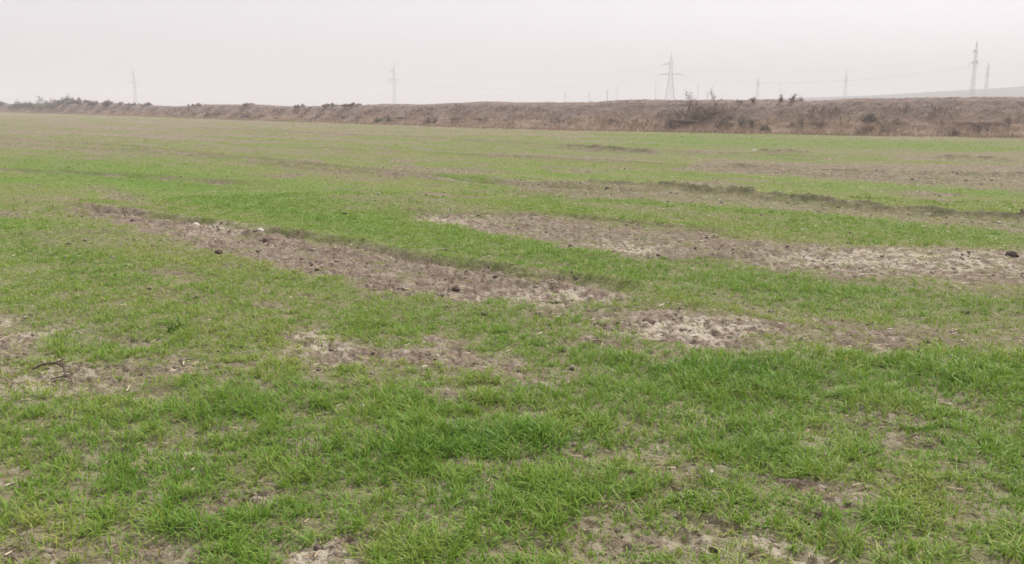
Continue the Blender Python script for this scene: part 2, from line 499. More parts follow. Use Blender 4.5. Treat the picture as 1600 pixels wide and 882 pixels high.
# ------------------------------------------------------------------ ground: one sheet out to the horizon
def rows(a, b, ratio):
    n = max(2, int(math.log(b / a) / math.log(ratio)))
    return a * (b / a) ** (np.arange(n) / n)
RAD = np.concatenate([rows(0.25, 2.2, 1.06), rows(2.2, 40, 1.0036), rows(40, 220, 1.008), rows(220, 2500, 1.12), [2500.0]])
fa = np.linspace(R(-62), R(62), 1500)
ca = np.linspace(R(62), R(298), 90)[1:-1]
ANG = np.concatenate([fa, ca])
nr, na = len(RAD), len(ANG)
rr, aa = np.meshgrid(RAD, ANG, indexing='ij')
gx, gy = (rr * np.sin(aa)).ravel(), (rr * np.cos(aa)).ravel()
gsoil = soil_field(gx, gy)
gz = height_field(gx, gy, gsoil)
d_ = np.hypot(gx, gy)
gz *= 1 - sstep(150, 260, d_)
damp_shade = np.clip(sstep(0.03, 0.10, ridge_field(gx, gy)) * (0.70 + 0.5 * fbm(gx * 2, gy * 2, 83, 2)), 0, 1)  # damp soil and painted-in shadow along the ridges, broken by noise
pale = np.clip(ell_field(gx, gy, PALE_W) * 1.2 + 0.30 + 0.15 * (1 - sstep(5, 9, d_)), 0, 1)
pn = 0.6 * fbm(gx * 4.5, gy * 4.5, 81, 3) + 0.7 * fbm(gx * 14, gy * 14, 86, 3)
pale = np.clip(1.25 * pale * sstep(0.10, 0.60, pn + pale * 0.35), 0, 1) * (0.25 + 0.75 * gsoil)
u_, v_ = along(gx, gy)
gtint = np.clip(0.45 + 0.40 * fbm(u_ * 0.10, v_ * 0.7, 91, 4) + 0.25 * fbm(gx * 1.7, gy * 1.7, 95, 3) + 0.35 * ell_field(gx, gy, YELLOW_W) - 0.40 * lush_field(gx, gy) + 0.15, 0, 1)
green = (1 - gsoil) ** (0.9 + 0.5 * sstep(10, 30, d_)) * (0.38 + 0.52 * sstep(4, 16, d_) - 0.32 * sstep(22, 80, d_))
gv = np.stack([gx, gy, gz], 1)
i0 = np.arange(nr - 1)[:, None] * na
j = np.arange(na)[None, :]; j1 = (j + 1) % na
quads = np.stack([(i0 + j), (i0 + j1), (i0 + na + j1), (i0 + na + j)], -1).reshape(-1, 4)[:, ::-1]
centre = len(gv)
gv = np.vstack([gv, [[0, 0, gz[:na].mean()]]])
fan = np.stack([np.full(na, centre), (np.arange(na) + 1) % na, np.arange(na)], 1)
ext = lambda a: np.append(a, a[:na].mean())
g_me = mesh_np('ground', gv, [quads, fan], dict(damp_shade=ext(damp_shade), soil=ext(gsoil), pale=ext(pale), green=ext(green), gtint=ext(gtint)), smooth=True)
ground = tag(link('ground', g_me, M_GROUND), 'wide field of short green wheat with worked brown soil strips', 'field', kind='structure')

# ------------------------------------------------------------------ earth bank along the far side of the field
BASE_PX = [(1600,215),(1400,212),(1200,209),(1000,205.5),(800,201),(600,194),(400,188),(200,181),(0,175.5)]
CREST_PX = [(-200,163),(0,163),(60,162),(110,161),(200,163),(270,167),(330,164),(400,164),(450,167),(540,166),(600,163),(660,164),(760,159),
            (800,160.5),(880,161),(930,160.5),(960,157),(1000,156),(1060,157),(1150,156.5),(1200,156),(1265,158.5),(1340,153.5),(1400,154.5),(1450,153),(1500,153),(1550,152),(1600,153),(1800,153)]
bp = np.array([ground_pt(*q) for q in BASE_PX])
bp = np.vstack([bp[0] + (bp[0] - bp[1]) / np.linalg.norm(bp[0] - bp[1]) * 22, bp, bp[-1] + (bp[-1] - bp[-2]) / np.linalg.norm(bp[-1] - bp[-2]) * 90])
BAZ, BDI = np.arctan2(bp[:, 0], bp[:, 1])[::-1], np.hypot(bp[:, 0], bp[:, 1])[::-1]
def field_edge(x, y):
    return np.interp(np.arctan2(x, y), BAZ, BDI)
seg = np.hypot(*np.diff(bp, axis=0).T)
cum = np.concatenate([[0], np.cumsum(seg)])
BL = cum[-1]
BN = np.array([1, 1.0]) / math.sqrt(2)      # away from the field
def bank_base(s):
    return np.stack([np.interp(s, cum, bp[:, 0]), np.interp(s, cum, bp[:, 1])], -1)
_s = np.linspace(0, BL, 400)
_c = bank_base(_s) + BN * 3.0
_px = 800 + F * _c[:, 0] / _c[:, 1] / math.cos(PITCH)
_py = np.interp(_px, [q[0] for q in CREST_PX], [q[1] for q in CREST_PX])
_H = CAM_Z + _c[:, 1] * (HZ - _py) / F * math.cos(PITCH) ** 2
def bank_h(s):
    return np.interp(s, _s, _H)
PROF_T = np.array([-0.3, 0.0, 0.5, 1.2, 1.9, 2.5, 3.0, 3.6, 4.6, 6.0, 8.0, 9.5])
PROF_Z = np.array([-0.12, 0.03, 0.16, 0.40, 0.68, 0.90, 1.0, 1.0, 0.94, 0.60, 0.12, -0.12])
def bank_z(s, t):
    H = bank_h(s)
    z = np.interp(t, PROF_T, PROF_Z) * H
    k = sstep(0.0, 0.8, t) * (1 - sstep(7, 9, t))
    z += k * (0.06 * fbm(s * 0.45, t * 0.8, 101, 4) * (1 - 0.75 * np.exp(-((t - 3.3) / 0.5) ** 2)) + 0.05 * fbm(s * 3, t * 3, 105, 3))
    return z
ss = np.arange(0, BL, 0.11)
tt = np.concatenate([np.linspace(-0.3, 4.2, 46), np.linspace(4.4, 9.5, 14)])
S, T = np.meshgrid(ss, tt, indexing='ij')
wob = 0.45 * fbm(S * 0.25, S * 0, 108, 3) * (T < 1.0)
B = bank_base(S.ravel())
off = (T + wob).ravel()
bz = bank_z(S.ravel(), T.ravel())
bv = np.column_stack([B[:, 0] + BN[0] * off, B[:, 1] + BN[1] * off, bz])
nt = len(tt)
i0 = np.arange(len(ss) - 1)[:, None] * nt; j = np.arange(nt - 1)[None, :]
bq = np.stack([i0 + j, i0 + j + 1, i0 + nt + j + 1, i0 + nt + j], -1).reshape(-1, 4)[:, ::-1]
def bank_material():
    m, n, l, b = new_mat('weedy_earth_bank', 0.95, 0.1)
    p = geo_pos(n)
    n1 = noise(n, l, 0.9, 6, 0.65, p)
    n2 = noise(n, l, 4.0, 5, 0.65, p)
    col = node_mix(n, l, (0.185, 0.148, 0.130), (0.255, 0.202, 0.174), ramp(n, l, n1, 0.35, 0.65))
    col = node_mix(n, l, col, (0.285, 0.205, 0.150), attr(n, 'straw'))
    col = node_mix(n, l, col, (0.150, 0.115, 0.098), ramp(n, l, n2, 0.55, 0.72))
    l.new(col, b.inputs['Base Color'])
    bump(n, l, b, n2, 0.12, 0.8)
    return m
straw = np.clip((1 - sstep(0.4, 2.4, T.ravel())) * 0.9 + 0.35 * fbm(S.ravel() * 0.3, T.ravel() * 0.7, 111, 3), 0, 1)
bank = tag(link('earth_bank', mesh_np('earth_bank', bv, [bq], dict(straw=straw), smooth=True), bank_material()),
           'long low brown earth bank overgrown with dead weeds beyond the field', 'earth bank', kind='structure')

def bank_xyz(s, t):
    s = np.atleast_1d(s).astype(float); t = np.atleast_1d(t).astype(float)
    b = bank_base(s); z = bank_z(s, t)
    return np.column_stack([b[:, 0] + BN[0] * t, b[:, 1] + BN[1] * t, z])
def bank_s_at(px, t=2.0):
    """station along the bank that is seen at a photograph column"""
    c = bank_base(_s) + BN * t
    q = c[:, 0] / c[:, 1]
    k = (px - 800) / F / (math.cos(PITCH) + (441 - 185) / F * math.sin(PITCH))
    return float(np.interp(-k, -q, _s))

# ------------------------------------------------------------------ hills far away on the right
def hill_mesh():
    # a long low ridge rising to the right, about a kilometre away
    xs = np.linspace(60, 1500, 120); ys = np.linspace(0, 500, 24)
    X, Y = np.meshgrid(xs, ys, indexing='ij')
    Y0 = 660 + 0.02 * X
    prof = np.sin(np.clip(Y / 500, 0, 1) * math.pi) ** 0.8
    HH = np.interp(X, [60, 130, 270, 310, 365, 445, 540, 700, 1500], [0.5, 4, 8.8, 10.2, 12.3, 16.2, 22.6, 33, 62])
    Z = HH * prof * (1 + 0.05 * fbm(X * 0.006, Y * 0.006, 121, 3)) - 0.5
    v = np.stack([X.ravel(), (Y0 + Y).ravel(), Z.ravel()], 1)
    n = len(ys)
    i0 = np.arange(len(xs) - 1)[:, None] * n; jj = np.arange(n - 1)[None, :]
    q = np.stack([i0 + jj, i0 + n + jj, i0 + n + jj + 1, i0 + jj + 1], -1).reshape(-1, 4)
    return mesh_np('hill', v, [q], smooth=True)
tag(link('hill', hill_mesh(), M_HILL), 'long pale hill fading into haze behind the bank on the right', 'hill', kind='structure')

# ------------------------------------------------------------------ grass blades
def blades(px, py, pz, h, w, az, bend, tint, segs):
    """tapered bent blades, segs = 2 or 3 sections each"""
    N = len(px)
    ca_, sa_ = np.cos(az), np.sin(az)
    ts = [0.0, 0.45, 0.8] if segs == 3 else [0.0, 0.55]
    nv = len(ts) * 2 + 1
    V = np.zeros((N, nv, 3), np.float32)
    def centre(t):
        k = bend * h * t ** 1.7
        return px + ca_ * k, py + sa_ * k, pz + h * (t - 0.38 * np.minimum(bend, 1.5) * t ** 2.2)
    for i, t in enumerate(ts):
        x, y, z = centre(t)
        ww = w * (0.75 if t == 0 else (1.0 if t < 0.6 else 0.65)) * 0.5
        V[:, 2 * i] = np.stack([x - sa_ * ww, y + ca_ * ww, z], 1)
        V[:, 2 * i + 1] = np.stack([x + sa_ * ww, y - ca_ * ww, z], 1)
    V[:, -1] = np.stack(centre(1.0), 1)
    base = np.arange(N)[:, None] * nv
    qs = [base + np.array([[2 * i, 2 * i + 1, 2 * i + 3, 2 * i + 2]]) for i in range(len(ts) - 1)]
    k = 2 * (len(ts) - 1)
    tri = base + np.array([[k, k + 1, nv - 1]])
    return V.reshape(-1, 3), np.concatenate(qs), tri, np.repeat(tint, nv)

class Pile:
    def __init__(self): self.v, self.q, self.t, self.a, self.n = [], [], [], [], 0
    def add(self, V, Q, Tr, A):
        self.v.append(V); self.q.append(Q + self.n); self.t.append(Tr + self.n); self.a.append(A); self.n += len(V)
    def mesh(self, name):
        return mesh_np(name, np.concatenate(self.v), [np.concatenate(self.q), np.concatenate(self.t)], dict(tint=np.concatenate(self.a)))

def scatter(r0, r1, dens, half=R(50)):
    """random ground points in a sector, dens(d) per square metre"""
    out = []
    edges = r0 * (r1 / r0) ** np.linspace(0, 1, 26)
    for a, b in zip(edges[:-1], edges[1:]):
        n = int((b * b - a * a) * half * dens((a + b) / 2))
        r = np.sqrt(rng.uniform(a * a, b * b, n)); th = rng.uniform(-half, half, n)
        out.append(np.stack([r * np.sin(th), r * np.cos(th)], 1))
    return np.concatenate(out)

gp = Pile()
def grow(r0, r1, plant_density, leaves, segs, half):
    P = scatter(r0, r1, plant_density, half)
    x, y = P[:, 0], P[:, 1]
    s = soil_field(x, y)
    keep = rng.random(len(x)) < np.clip(1.10 - 1.06 * s, 0.04, 1) ** (1.3 + 0.8 * sstep(12, 24, np.hypot(x, y)))
    # beyond the bank's foot nothing is sown
    keep &= np.hypot(x, y) < field_edge(x, y) - 0.2
    dd = np.hypot(x, y)
    keep &= rng.random(len(x)) < (0.75 - 0.6 * sstep(10, 22, dd)) + sstep(-0.75, 0.35, fbm(x * 1.3, y * 1.1, 161, 3)) 
    keep &= (rng.random(len(x)) < 0.50 + 0.7 * sstep(-0.55, 0.15, fbm(x * 4.2, y * 4.2, 163, 2)))
    x, y, s = x[keep], y[keep], s[keep]
    tall = ell_field(x, y, TALL_W)
    tuft = sstep(0.50, 0.75, perlin(x * 1.9 + 5, y * 1.6)) * sstep(9, 16, np.hypot(x, y))
    tall = np.maximum(tall, 0.8 * tuft)
    for LP, lw, la in LIPS_W:
        tall = np.maximum(tall, la * np.exp(-(seg_dist(x, y, LP) / lw) ** 2))
    clump = fbm(x * 3.0, y * 3.0, 131, 3)
    big = fbm(x * 0.7, y * 0.7, 135, 3)
    d = np.hypot(x, y)
    yel = ell_field(x, y, YELLOW_W)
    u, v = along(x, y)
    hue = fbm(u * 0.15, v * 0.8, 91, 3)
    lush = lush_field(x, y)
    hp = (0.056 + 0.034 * clump + 0.016 * big + 0.050 * tall + 0.008 * lush) * (1 - 0.55 * s)
    hp = np.clip(hp, 0.018, 0.16)
    hp *= 1 - 0.30 * sstep(6, 14, d)
    z = height_field(x, y, s, True)
    for k in range(leaves):
        n = len(x)
        sp = 0.012 + 0.0006 * d
        jx, jy = rng.normal(0, 1, n) * sp, rng.normal(0, 1, n) * sp
        hh = hp * rng.uniform(0.55, 1.25, n)
        w = (0.0034 + 0.0030 * rng.random(n)) * (1 + 0.25 * tall) + 0.00034 * np.maximum(d - 5, 0)
        az = rng.uniform(0, 2 * math.pi, n)
        bend = np.abs(rng.normal(0.60, 0.50, n)) + 0.15
        tint = np.clip(0.50 + 0.13 * rng.normal(0, 1, n) + 0.20 * hue + 0.14 * clump - 0.25 * tall - 0.13 * lush + 0.40 * yel + 0.22 * s + 0.20 * sstep(20, 60, d), 0.0, 0.97)
        dry = rng.random(n) < 0.03 + 0.10 * s
        tint = np.where(dry, 1.0, tint)
        gp.add(*blades(x + jx, y + jy, z - 0.004, hh, w, az, bend, tint, segs))
grow(0.9, 7.0, lambda d: min(1300, 5400 / d), 5, 3, R(62))
grow(7.0, 18.0, lambda d: 4900 / d, 4, 2, R(56))
grow(18.0, 60.0, lambda d: 1100 / d, 3, 2, R(46))
grow(60.0, 240.0, lambda d: 700 / d, 2, 2, R(46))
grass = tag(link('grass', gp.mesh('grass'), M_GRASS), 'short young green wheat covering the field in patches', 'grass', kind='stuff')

# dry straw lying on the soil
sp_ = Pile()
P = scatter(2.0, 30.0, lambda d: 420 / d)
x, y = P[:, 0], P[:, 1]
s = soil_field(x, y)
keep = rng.random(len(x)) < 0.40 + 0.55 * s
x, y, s = x[keep], y[keep], s[keep]
n = len(x)
z = height_field(x, y, s) + 0.006
L = rng.uniform(0.01, 0.035, n); az = rng.uniform(0, 2 * math.pi, n); wd = 0.0016 + 0.0003 * np.hypot(x, y)
V = np.zeros((n, 4, 3), np.float32)
dzv = rng.normal(0, 0.10, n) * L
for i, (a, b_) in enumerate(((-1, -1), (1, -1), (1, 1), (-1, 1))):
    V[:, i] = np.stack([x + np.cos(az) * a * L - np.sin(az) * b_ * wd, y + np.sin(az) * a * L + np.cos(az) * b_ * wd, z + a * dzv + 0.002 * b_], 1)
st_me = mesh_np('straw_litter', V.reshape(-1, 3), [np.arange(n * 4).reshape(-1, 4)], dict(tint=np.repeat(rng.random(n), 4)))
tag(link('straw_litter', st_me, M_STRAW), 'scattered dry straw lying on the bare soil strips', 'straw', kind='stuff')

# small crumbs of soil
def unit_rock(k=1):
    t = (1 + 5 ** 0.5) / 2
    v = np.array([(-1, t, 0), (1, t, 0), (-1, -t, 0), (1, -t, 0), (0, -1, t), (0, 1, t), (0, -1, -t), (0, 1, -t), (t, 0, -1), (t, 0, 1), (-t, 0, -1), (-t, 0, 1)], float)
    v /= np.linalg.norm(v, axis=1)[:, None]
    f = np.array([(0, 11, 5), (0, 5, 1), (0, 1, 7), (0, 7, 10), (0, 10, 11), (1, 5, 9), (5, 11, 4), (11, 10, 2), (10, 7, 6), (7, 1, 8), (3, 9, 4), (3, 4, 2), (3, 2, 6), (3, 6, 8), (3, 8, 9), (4, 9, 5), (2, 4, 11), (6, 2, 10), (8, 6, 7), (9, 8, 1)])
    for _ in range(k):
        vv, ff, cache = list(v), [], {}
        def mid(a, b):
            q = (min(a, b), max(a, b))
            if q not in cache:
                m_ = vv[a] + vv[b]; vv.append(m_ / np.linalg.norm(m_)); cache[q] = len(vv) - 1
            return cache[q]
        for a, b, c in f:
            ab, bc, ca2 = mid(a, b), mid(b, c), mid(c, a)
            ff += [(a, ab, ca2), (b, bc, ab), (c, ca2, bc), (ab, bc, ca2)]
        v, f = np.array(vv), np.array(ff)
    return v, f
rv, rf = unit_rock(0)
P = scatter(2.0, 26.0, lambda d: 1300 / d)
x, y = P[:, 0], P[:, 1]
s = soil_field(x, y)
keep = rng.random(len(x)) < np.clip(s + 0.02, 0, 1) * sstep(-0.5, 0.6, fbm(x * 2.2, y * 2.2, 171, 2))
x, y, s = x[keep], y[keep], s[keep]
n = len(x)
rad = 0.004 + 0.022 * rng.random(n) ** 7.0 + 0.0003 * np.hypot(x, y)
z = height_field(x, y, s) + rad * 0.1
jit = rng.uniform(0.45, 1.3, (n, len(rv), 1))
ang = rng.uniform(0, 2 * math.pi, n)
vx = rv[None] * jit * rad[:, None, None] * np.array([1.3, 1.0, 0.8])
cx_ = vx[:, :, 0] * np.cos(ang)[:, None] - vx[:, :, 1] * np.sin(ang)[:, None] + x[:, None]
cy_ = vx[:, :, 0] * np.sin(ang)[:, None] + vx[:, :, 1] * np.cos(ang)[:, None] + y[:, None]
cv = np.stack([cx_, cy_, vx[:, :, 2] + z[:, None]], -1).reshape(-1, 3)
cf = (rf[None] + (np.arange(n) * len(rv))[:, None, None]).reshape(-1, 3)
tag(link('soil_crumbs', mesh_np('soil_crumbs', cv, [cf], dict(tint=np.repeat(np.clip(rng.beta(1.6, 2.2, n), 0, 1), len(rv)))),
         blade_material('soil_crumb', (0.085, 0.064, 0.048), (0.17, 0.133, 0.10), (0.38, 0.33, 0.26), 0.0)),
    'loose brown soil crumbs strewn over the bare strips', 'soil crumbs', kind='stuff')

# dead weeds and dry grass on the bank
bb = Pile()
n = 52000
s = BL * rng.random(n); t = rng.beta(1.1, 1.6, n) * 4.0 - 0.4
patch = fbm(s * 0.35, t * 0.8, 141, 3)
keep = rng.random(n) < np.clip(0.55 + 0.8 * patch - 0.10 * t, 0.06, 1) * np.where(t > 2.6, 0.25, 1)
s, t, patch = s[keep], t[keep], patch[keep]
q = bank_xyz(s, t); q[:, 2] = np.maximum(q[:, 2], 0)
n = len(s)
hh = rng.uniform(0.10, 0.42, n) * (0.8 + 0.5 * patch) * np.where(t > 2.2, 0.45, 1)
tint = np.clip(0.55 - 0.17 * t + 0.30 * fbm(s * 0.2, t * 0.5, 145, 3) + 0.2 * rng.normal(0, 1, n), 0, 1)
nf = 22000                                   # the ragged straw-coloured foot of the bank
sf = BL * rng.random(nf); tf = rng.normal(-0.5, 0.8, nf)
kf = rng.random(nf) < sstep(-0.7, 0.4, fbm(sf * 0.5, tf * 0.5, 148, 3)); sf, tf = sf[kf], tf[kf]; nf = len(sf)
qf = bank_xyz(sf, tf); qf[:, 2] = np.maximum(qf[:, 2], 0)
for k in range(4):
    bb.add(*blades(qf[:, 0] + rng.normal(0, .1, nf), qf[:, 1] + rng.normal(0, .1, nf), qf[:, 2] - 0.02, rng.uniform(.10, .38, nf), 0.012 + 0.02 * rng.random(nf),
                   rng.uniform(0, 6.28, nf), rng.uniform(0.2, 1.0, nf), np.clip(rng.normal(.78, .18, nf), 0, 1), 2))
for k in range(3):
    bb.add(*blades(q[:, 0] + rng.normal(0, .08, n), q[:, 1] + rng.normal(0, .08, n), q[:, 2] - 0.02, hh * rng.uniform(.6, 1.2, n), 0.012 + 0.03 * rng.random(n),
                   rng.uniform(0, 6.28, n), rng.uniform(0.1, 0.9, n), np.clip(tint + rng.normal(0, .08, n), 0, 1), 2))
tag(link('dead_weeds', bb.mesh('dead_weeds'), M_BRUSH), 'dry reddish weeds and straw covering the earth bank', 'dead weeds', kind='stuff')

# ------------------------------------------------------------------ shrubs
def tube(V, Fc, p, q, r0, r1, sides=4):
    d = (q - p)
    if d.length < 1e-6: return
    zq = d.to_track_quat('Z', 'Y')
    b = len(V)
    for c, r in ((p, r0), (q, r1)):
        for k in range(sides):
            a = 2 * math.pi * k / sides
            V.append(tuple(c + zq @ Vector((r * math.cos(a), r * math.sin(a), 0))))
    for k in range(sides):
        Fc.append((b + k, b + (k + 1) % sides, b + sides + (k + 1) % sides, b + sides + k))

def py_mesh(name, V, Fc, smooth=False):
    me = bpy.data.meshes.new(name)
    me.from_pydata(V, [], Fc)
    if smooth:
        for p in me.polygons: p.use_smooth = True
    me.update()
    return me

def shrub(name, label, loc, w, h, leaf_mat, leaves, twig=M_TWIG, stems=9, cat='shrub', group=None, thick=1.0, leaf=0.05, seed=0, dep=None):
    rd = random.Random(seed)
    root = empty(name, loc)
    tag(root, label, cat, group)
    V, Fc, tips = [], [], []
    dep = dep or w
    def grow_(p, d, ln, r, lev):
        q = p
        for k in range(3):
            d2 = (d + Vector((rd.gauss(0, .22), rd.gauss(0, .22), rd.gauss(0.05, .14)))).normalized()
            e = q + d2 * ln / 3
            tube(V, Fc, q, e, r * (1 - .22 * k), r * (1 - .22 * (k + 1)), 4 if lev < 2 else 3)
            q, d = e, d2
            tips.append((q, lev))
            if lev < 2:
                for _ in range(2):
                    a = rd.uniform(0, 6.28)
                    side = Vector((math.cos(a), math.sin(a), rd.uniform(-.1, .9)))
                    grow_(q, (d * .6 + side * .7).normalized(), ln * rd.uniform(.35, .6), r * .5, lev + 1)
    for k in range(stems):
        a = rd.uniform(0, 6.28); rr_ = rd.random() ** .5
        x_, y_ = math.cos(a) * rr_ * w * .36, math.sin(a) * rr_ * dep * .36
        hh_ = h * (1 - .55 * rr_ ** 2) * rd.uniform(.6, 1.0)
        d = Vector((x_ / w * .9 + rd.gauss(0, .12), y_ / dep * .9 + rd.gauss(0, .12), 1)).normalized()
        grow_(Vector((x_, y_, -.05)), d, hh_ * .82, (.012 + .008 * h) * thick * rd.uniform(.7, 1.2), 0)
    A = np.array(V)
    kz = h / np.percentile(A[:, 2], 98.5)
    kx = w / 2 / np.percentile(np.abs(A[:, 0]), 97)
    ky = dep / 2 / np.percentile(np.abs(A[:, 1]), 97)
    A = A * np.array([kx, ky, kz])
    dome = lambda x_, z_: z_ * (1.04 - .62 * min(1.0, abs(2 * x_ / w)) ** 2)
    A[:, 2] = [dome(a_, c_) for a_, c_ in zip(A[:, 0], A[:, 2])]
    link('branches', mesh_np('branches', A, [np.array(Fc)]), twig, root)
    tips = [((q.x * kx, q.y * ky, dome(q.x * kx, q.z * kz)), lv_) for q, lv_ in tips]
    if leaves:
        N = leaves
        idx = [rd.randrange(len(tips)) for _ in range(N)]
        C = np.array([tips[i][0] for i in idx])
        r2 = np.random.default_rng(seed)
        C = C + r2.normal(0, min(leaf * 1.6, h * .16), (N, 3))
        C[:, 2] = np.maximum(C[:, 2], 0.02)
        a = r2.normal(0, 1, (N, 3)); a /= np.linalg.norm(a, axis=1)[:, None]
        b = r2.normal(0, 1, (N, 3)); b -= a * (a * b).sum(1)[:, None]; b /= np.linalg.norm(b, axis=1)[:, None]
        sz = leaf * r2.uniform(.5, 1.3, (N, 1))
        L_ = np.stack([C - a * sz, C + b * sz * .45, C + a * sz, C - b * sz * .45], 1).reshape(-1, 3)
        cl = np.clip(0.5 + 0.35 * fbm(C[:, 0] * 2.2 + 3, C[:, 2] * 2.2 + C[:, 1], 151 + seed, 2) + r2.normal(0, .12, N), 0, 1)
        link('foliage', mesh_np('foliage', L_, [np.arange(N * 4).reshape(-1, 4)], dict(tint=np.repeat(cl, 4))), leaf_mat, root)
    return root

def bank_shrub(px, t, w, top, label, mat=M_LEAF_BROWN, leaves=900, seed=0, **kw):
    s_ = bank_s_at(px, t)
    q_ = bank_xyz(s_, t)[0]
    zb = max(q_[2], 0) - .03
    h = max(0.25, CAM_Z + q_[1] * (HZ - top) / F * math.cos(PITCH) ** 2 - zb)
    w = w * q_[1] / F
    return shrub(kw.pop('name', 'shrub'), label, (q_[0], q_[1], max(q_[2], 0) - .03), w, h, mat, leaves, seed=seed, **kw)

G1 = 'dry shrubs growing on the earth bank'
SHR = [ # column, place on the slope, width in photo pixels, top row, label, leaves
    (1076, 1.0, 58, 149, 'tall leafless grey brown shrub whose left tuft tops the bank crest', M_LEAF_BROWN, 1700),
    (1112, 1.1, 56, 150, 'wide purplish brown shrub beside the tall leafless shrub', M_LEAF_BROWN, 1900),
    (1130, 0.5, 30, 180, 'small dark brown bush at the right foot of the purplish shrub', M_LEAF_BROWN, 900),
    (1162, 0.4, 46, 183, 'low olive brown bush at the foot of the bank right of the big shrubs', M_LEAF_DARK, 900),
    (1197, 0.2, 14, 194, 'tiny dark bush standing alone at the field edge below the crest gap', M_LEAF_DARK, 300),
    (1174, 2.6, 44, 154, 'low twiggy bush on the upper slope between the two crest tufts', M_LEAF_BROWN, 600),
    (1222, 2.9, 14, 147, 'thin forked twig bush on the crest before the pale hill', M_LEAF_BROWN, 90),
    (1243, 3.0, 20, 148, 'rounded dry bush on the crest where the pale hill begins', M_LEAF_BROWN, 300),
    (1262, 0.6, 54, 180, 'dark brown bush low on the bank below the rounded crest bush', M_LEAF_BROWN, 1000),
    (1362, 1.2, 26, 178, 'small dark bush halfway up the bare right half of the bank', M_LEAF_DARK, 400),
    (1350, 0.1, 18, 201, 'small brown clump at the foot of the bank, left of a pair', M_LEAF_BROWN, 300),
    (1386, 0.1, 18, 201, 'small brown clump at the foot of the bank, right of a pair', M_LEAF_BROWN, 300),
    (1492, 0.2, 14, 203, 'tiny brown clump at the bank foot below the big pylon', M_LEAF_BROWN, 250),
    (1570, 0.5, 70, 184, 'broad reddish brown bush at the bank foot near the right edge', M_LEAF_BROWN, 1200),
    (1050, 0.4, 24, 184, 'small dark bush at the left foot of the tall leafless shrub', M_LEAF_BROWN, 500),
    (600, 0.2, 30, 183, 'low olive green bush at the bank foot below the thin middle pylon', M_LEAF_DARK, 900),
    (675, 0.3, 22, 186, 'low brown bush at the bank foot right of the olive green bush', M_LEAF_BROWN, 600),
    (340, 0.4, 40, 173, 'reddish brown spreading bush low on the far left bank', M_LEAF_BROWN, 900),
    (388, 0.3, 24, 176, 'low reddish bush right of the spreading one on the left bank', M_LEAF_BROWN, 700),
    (272, 0.1, 18, 179, 'low olive clump at the field edge left of the reddish bushes', M_LEAF_DARK, 500),
]
for k, (px, t, w, h, lab, mt, lv) in enumerate(SHR):
    bank_shrub(px, t, w, h, lab, mt, lv, seed=300 + k, group=G1, leaf=0.045 if px > 900 else 0.075)

G2 = 'dark bushes along the far left end of the bank'
FAR = [ # column, place on the slope, width in photo pixels, top row (the skyline at the left)
    (3, 2.0, 22, 160, 'dark low bush on the skyline at the far left edge'),
    (31, 1.2, 24, 160.5, 'grey green bush right of the gap at the far left'),
    (47, 1.6, 18, 161, 'small grey green bush touching the dense dark bush'),
    (68, 1.0, 32, 156.5, 'dense dark green bush left of the highest bush'),
    (87, 1.6, 22, 157.5, 'brownish bush filling the dip before the highest bush'),
    (107, 2.4, 26, 152.5, 'highest dark bush on the left skyline'),
    (128, 2.6, 34, 155.5, 'flat topped bush right of the highest bush'),
    (150, 2.4, 22, 159, 'low bush at the right end of the high bushes'),
    (172, 2.6, 16, 158.5, 'small round bush left of the faintest pylon'),
    (189, 2.6, 12, 160, 'tiny crest bush just left of the faintest pylon'),
    (210, 2.8, 22, 161, 'low wide bush at the foot of the faintest pylon'),
    (232, 2.8, 16, 161.5, 'crest bush just right of the faintest pylon'),
    (312, 2.8, 30, 162.8, 'first low tuft on the crest right of the dip'),
    (388, 2.8, 34, 162.4, 'low tuft on the crest a third across the skyline'),
    (470, 2.9, 16, 163.8, 'lone little tuft on the crest between two pylons'),
    (518, 2.9, 30, 163, 'left one of two tufts left of the thin middle pylon'),
    (552, 2.9, 32, 162.6, 'right one of two tufts left of the thin middle pylon'),
]
for k, (px, t, w, h, lab) in enumerate(FAR):
    bank_shrub(px, t, w, h, lab, M_LEAF_DARK if k in (0, 1, 2, 3, 5) else (M_LEAF_BROWN if k < 9 else M_LEAF_CREST), int(250 + 30 * w), seed=500 + k, group=G2, leaf=0.17 if k < 9 else 0.11, stems=16)

# ------------------------------------------------------------------ stones, clods and weeds lying in the field
def lump(name, label, cat, px, py, wpx, mat, flat=0.6, seed=0, group=None, sink=0.40):
    rd = np.random.default_rng(seed)
    x_, y_ = ground_pt(px, py)
    d = math.hypot(x_, y_)
    r = wpx / 2 * math.hypot(d, CAM_Z) / F
    v, f = unit_rock(2)
    v = v.copy()
    n3 = fbm(v[:, 0] * 1.6 + seed, v[:, 1] * 1.6 + v[:, 2] * 2.1, seed, 3)
    v *= (1 + 0.30 * n3)[:, None]
    for _ in range(5):                       # broken facets
        a = rd.normal(0, 1, 3); a /= np.linalg.norm(a)
        k = v @ a; lim = 0.68
        v -= np.outer(np.maximum(k - lim, 0), a)
    v *= np.array([1.0, 0.8, flat]) * r
    me = mesh_np(name, v, [f], smooth=False)
    s_ = soil_field(np.array([x_]), np.array([y_])); z_ = height_field(np.array([x_]), np.array([y_]), s_)[0]
    o = link(name, me, mat, None, (x_, y_, z_ + r * flat * (1 - sink * 2)))
    o.rotation_euler = (0, 0, rd.uniform(-.5, .5))
    return tag(o, label, cat, group)
GS, GC = 'pale stones lying in the field', 'dark soil clods lying in the field'
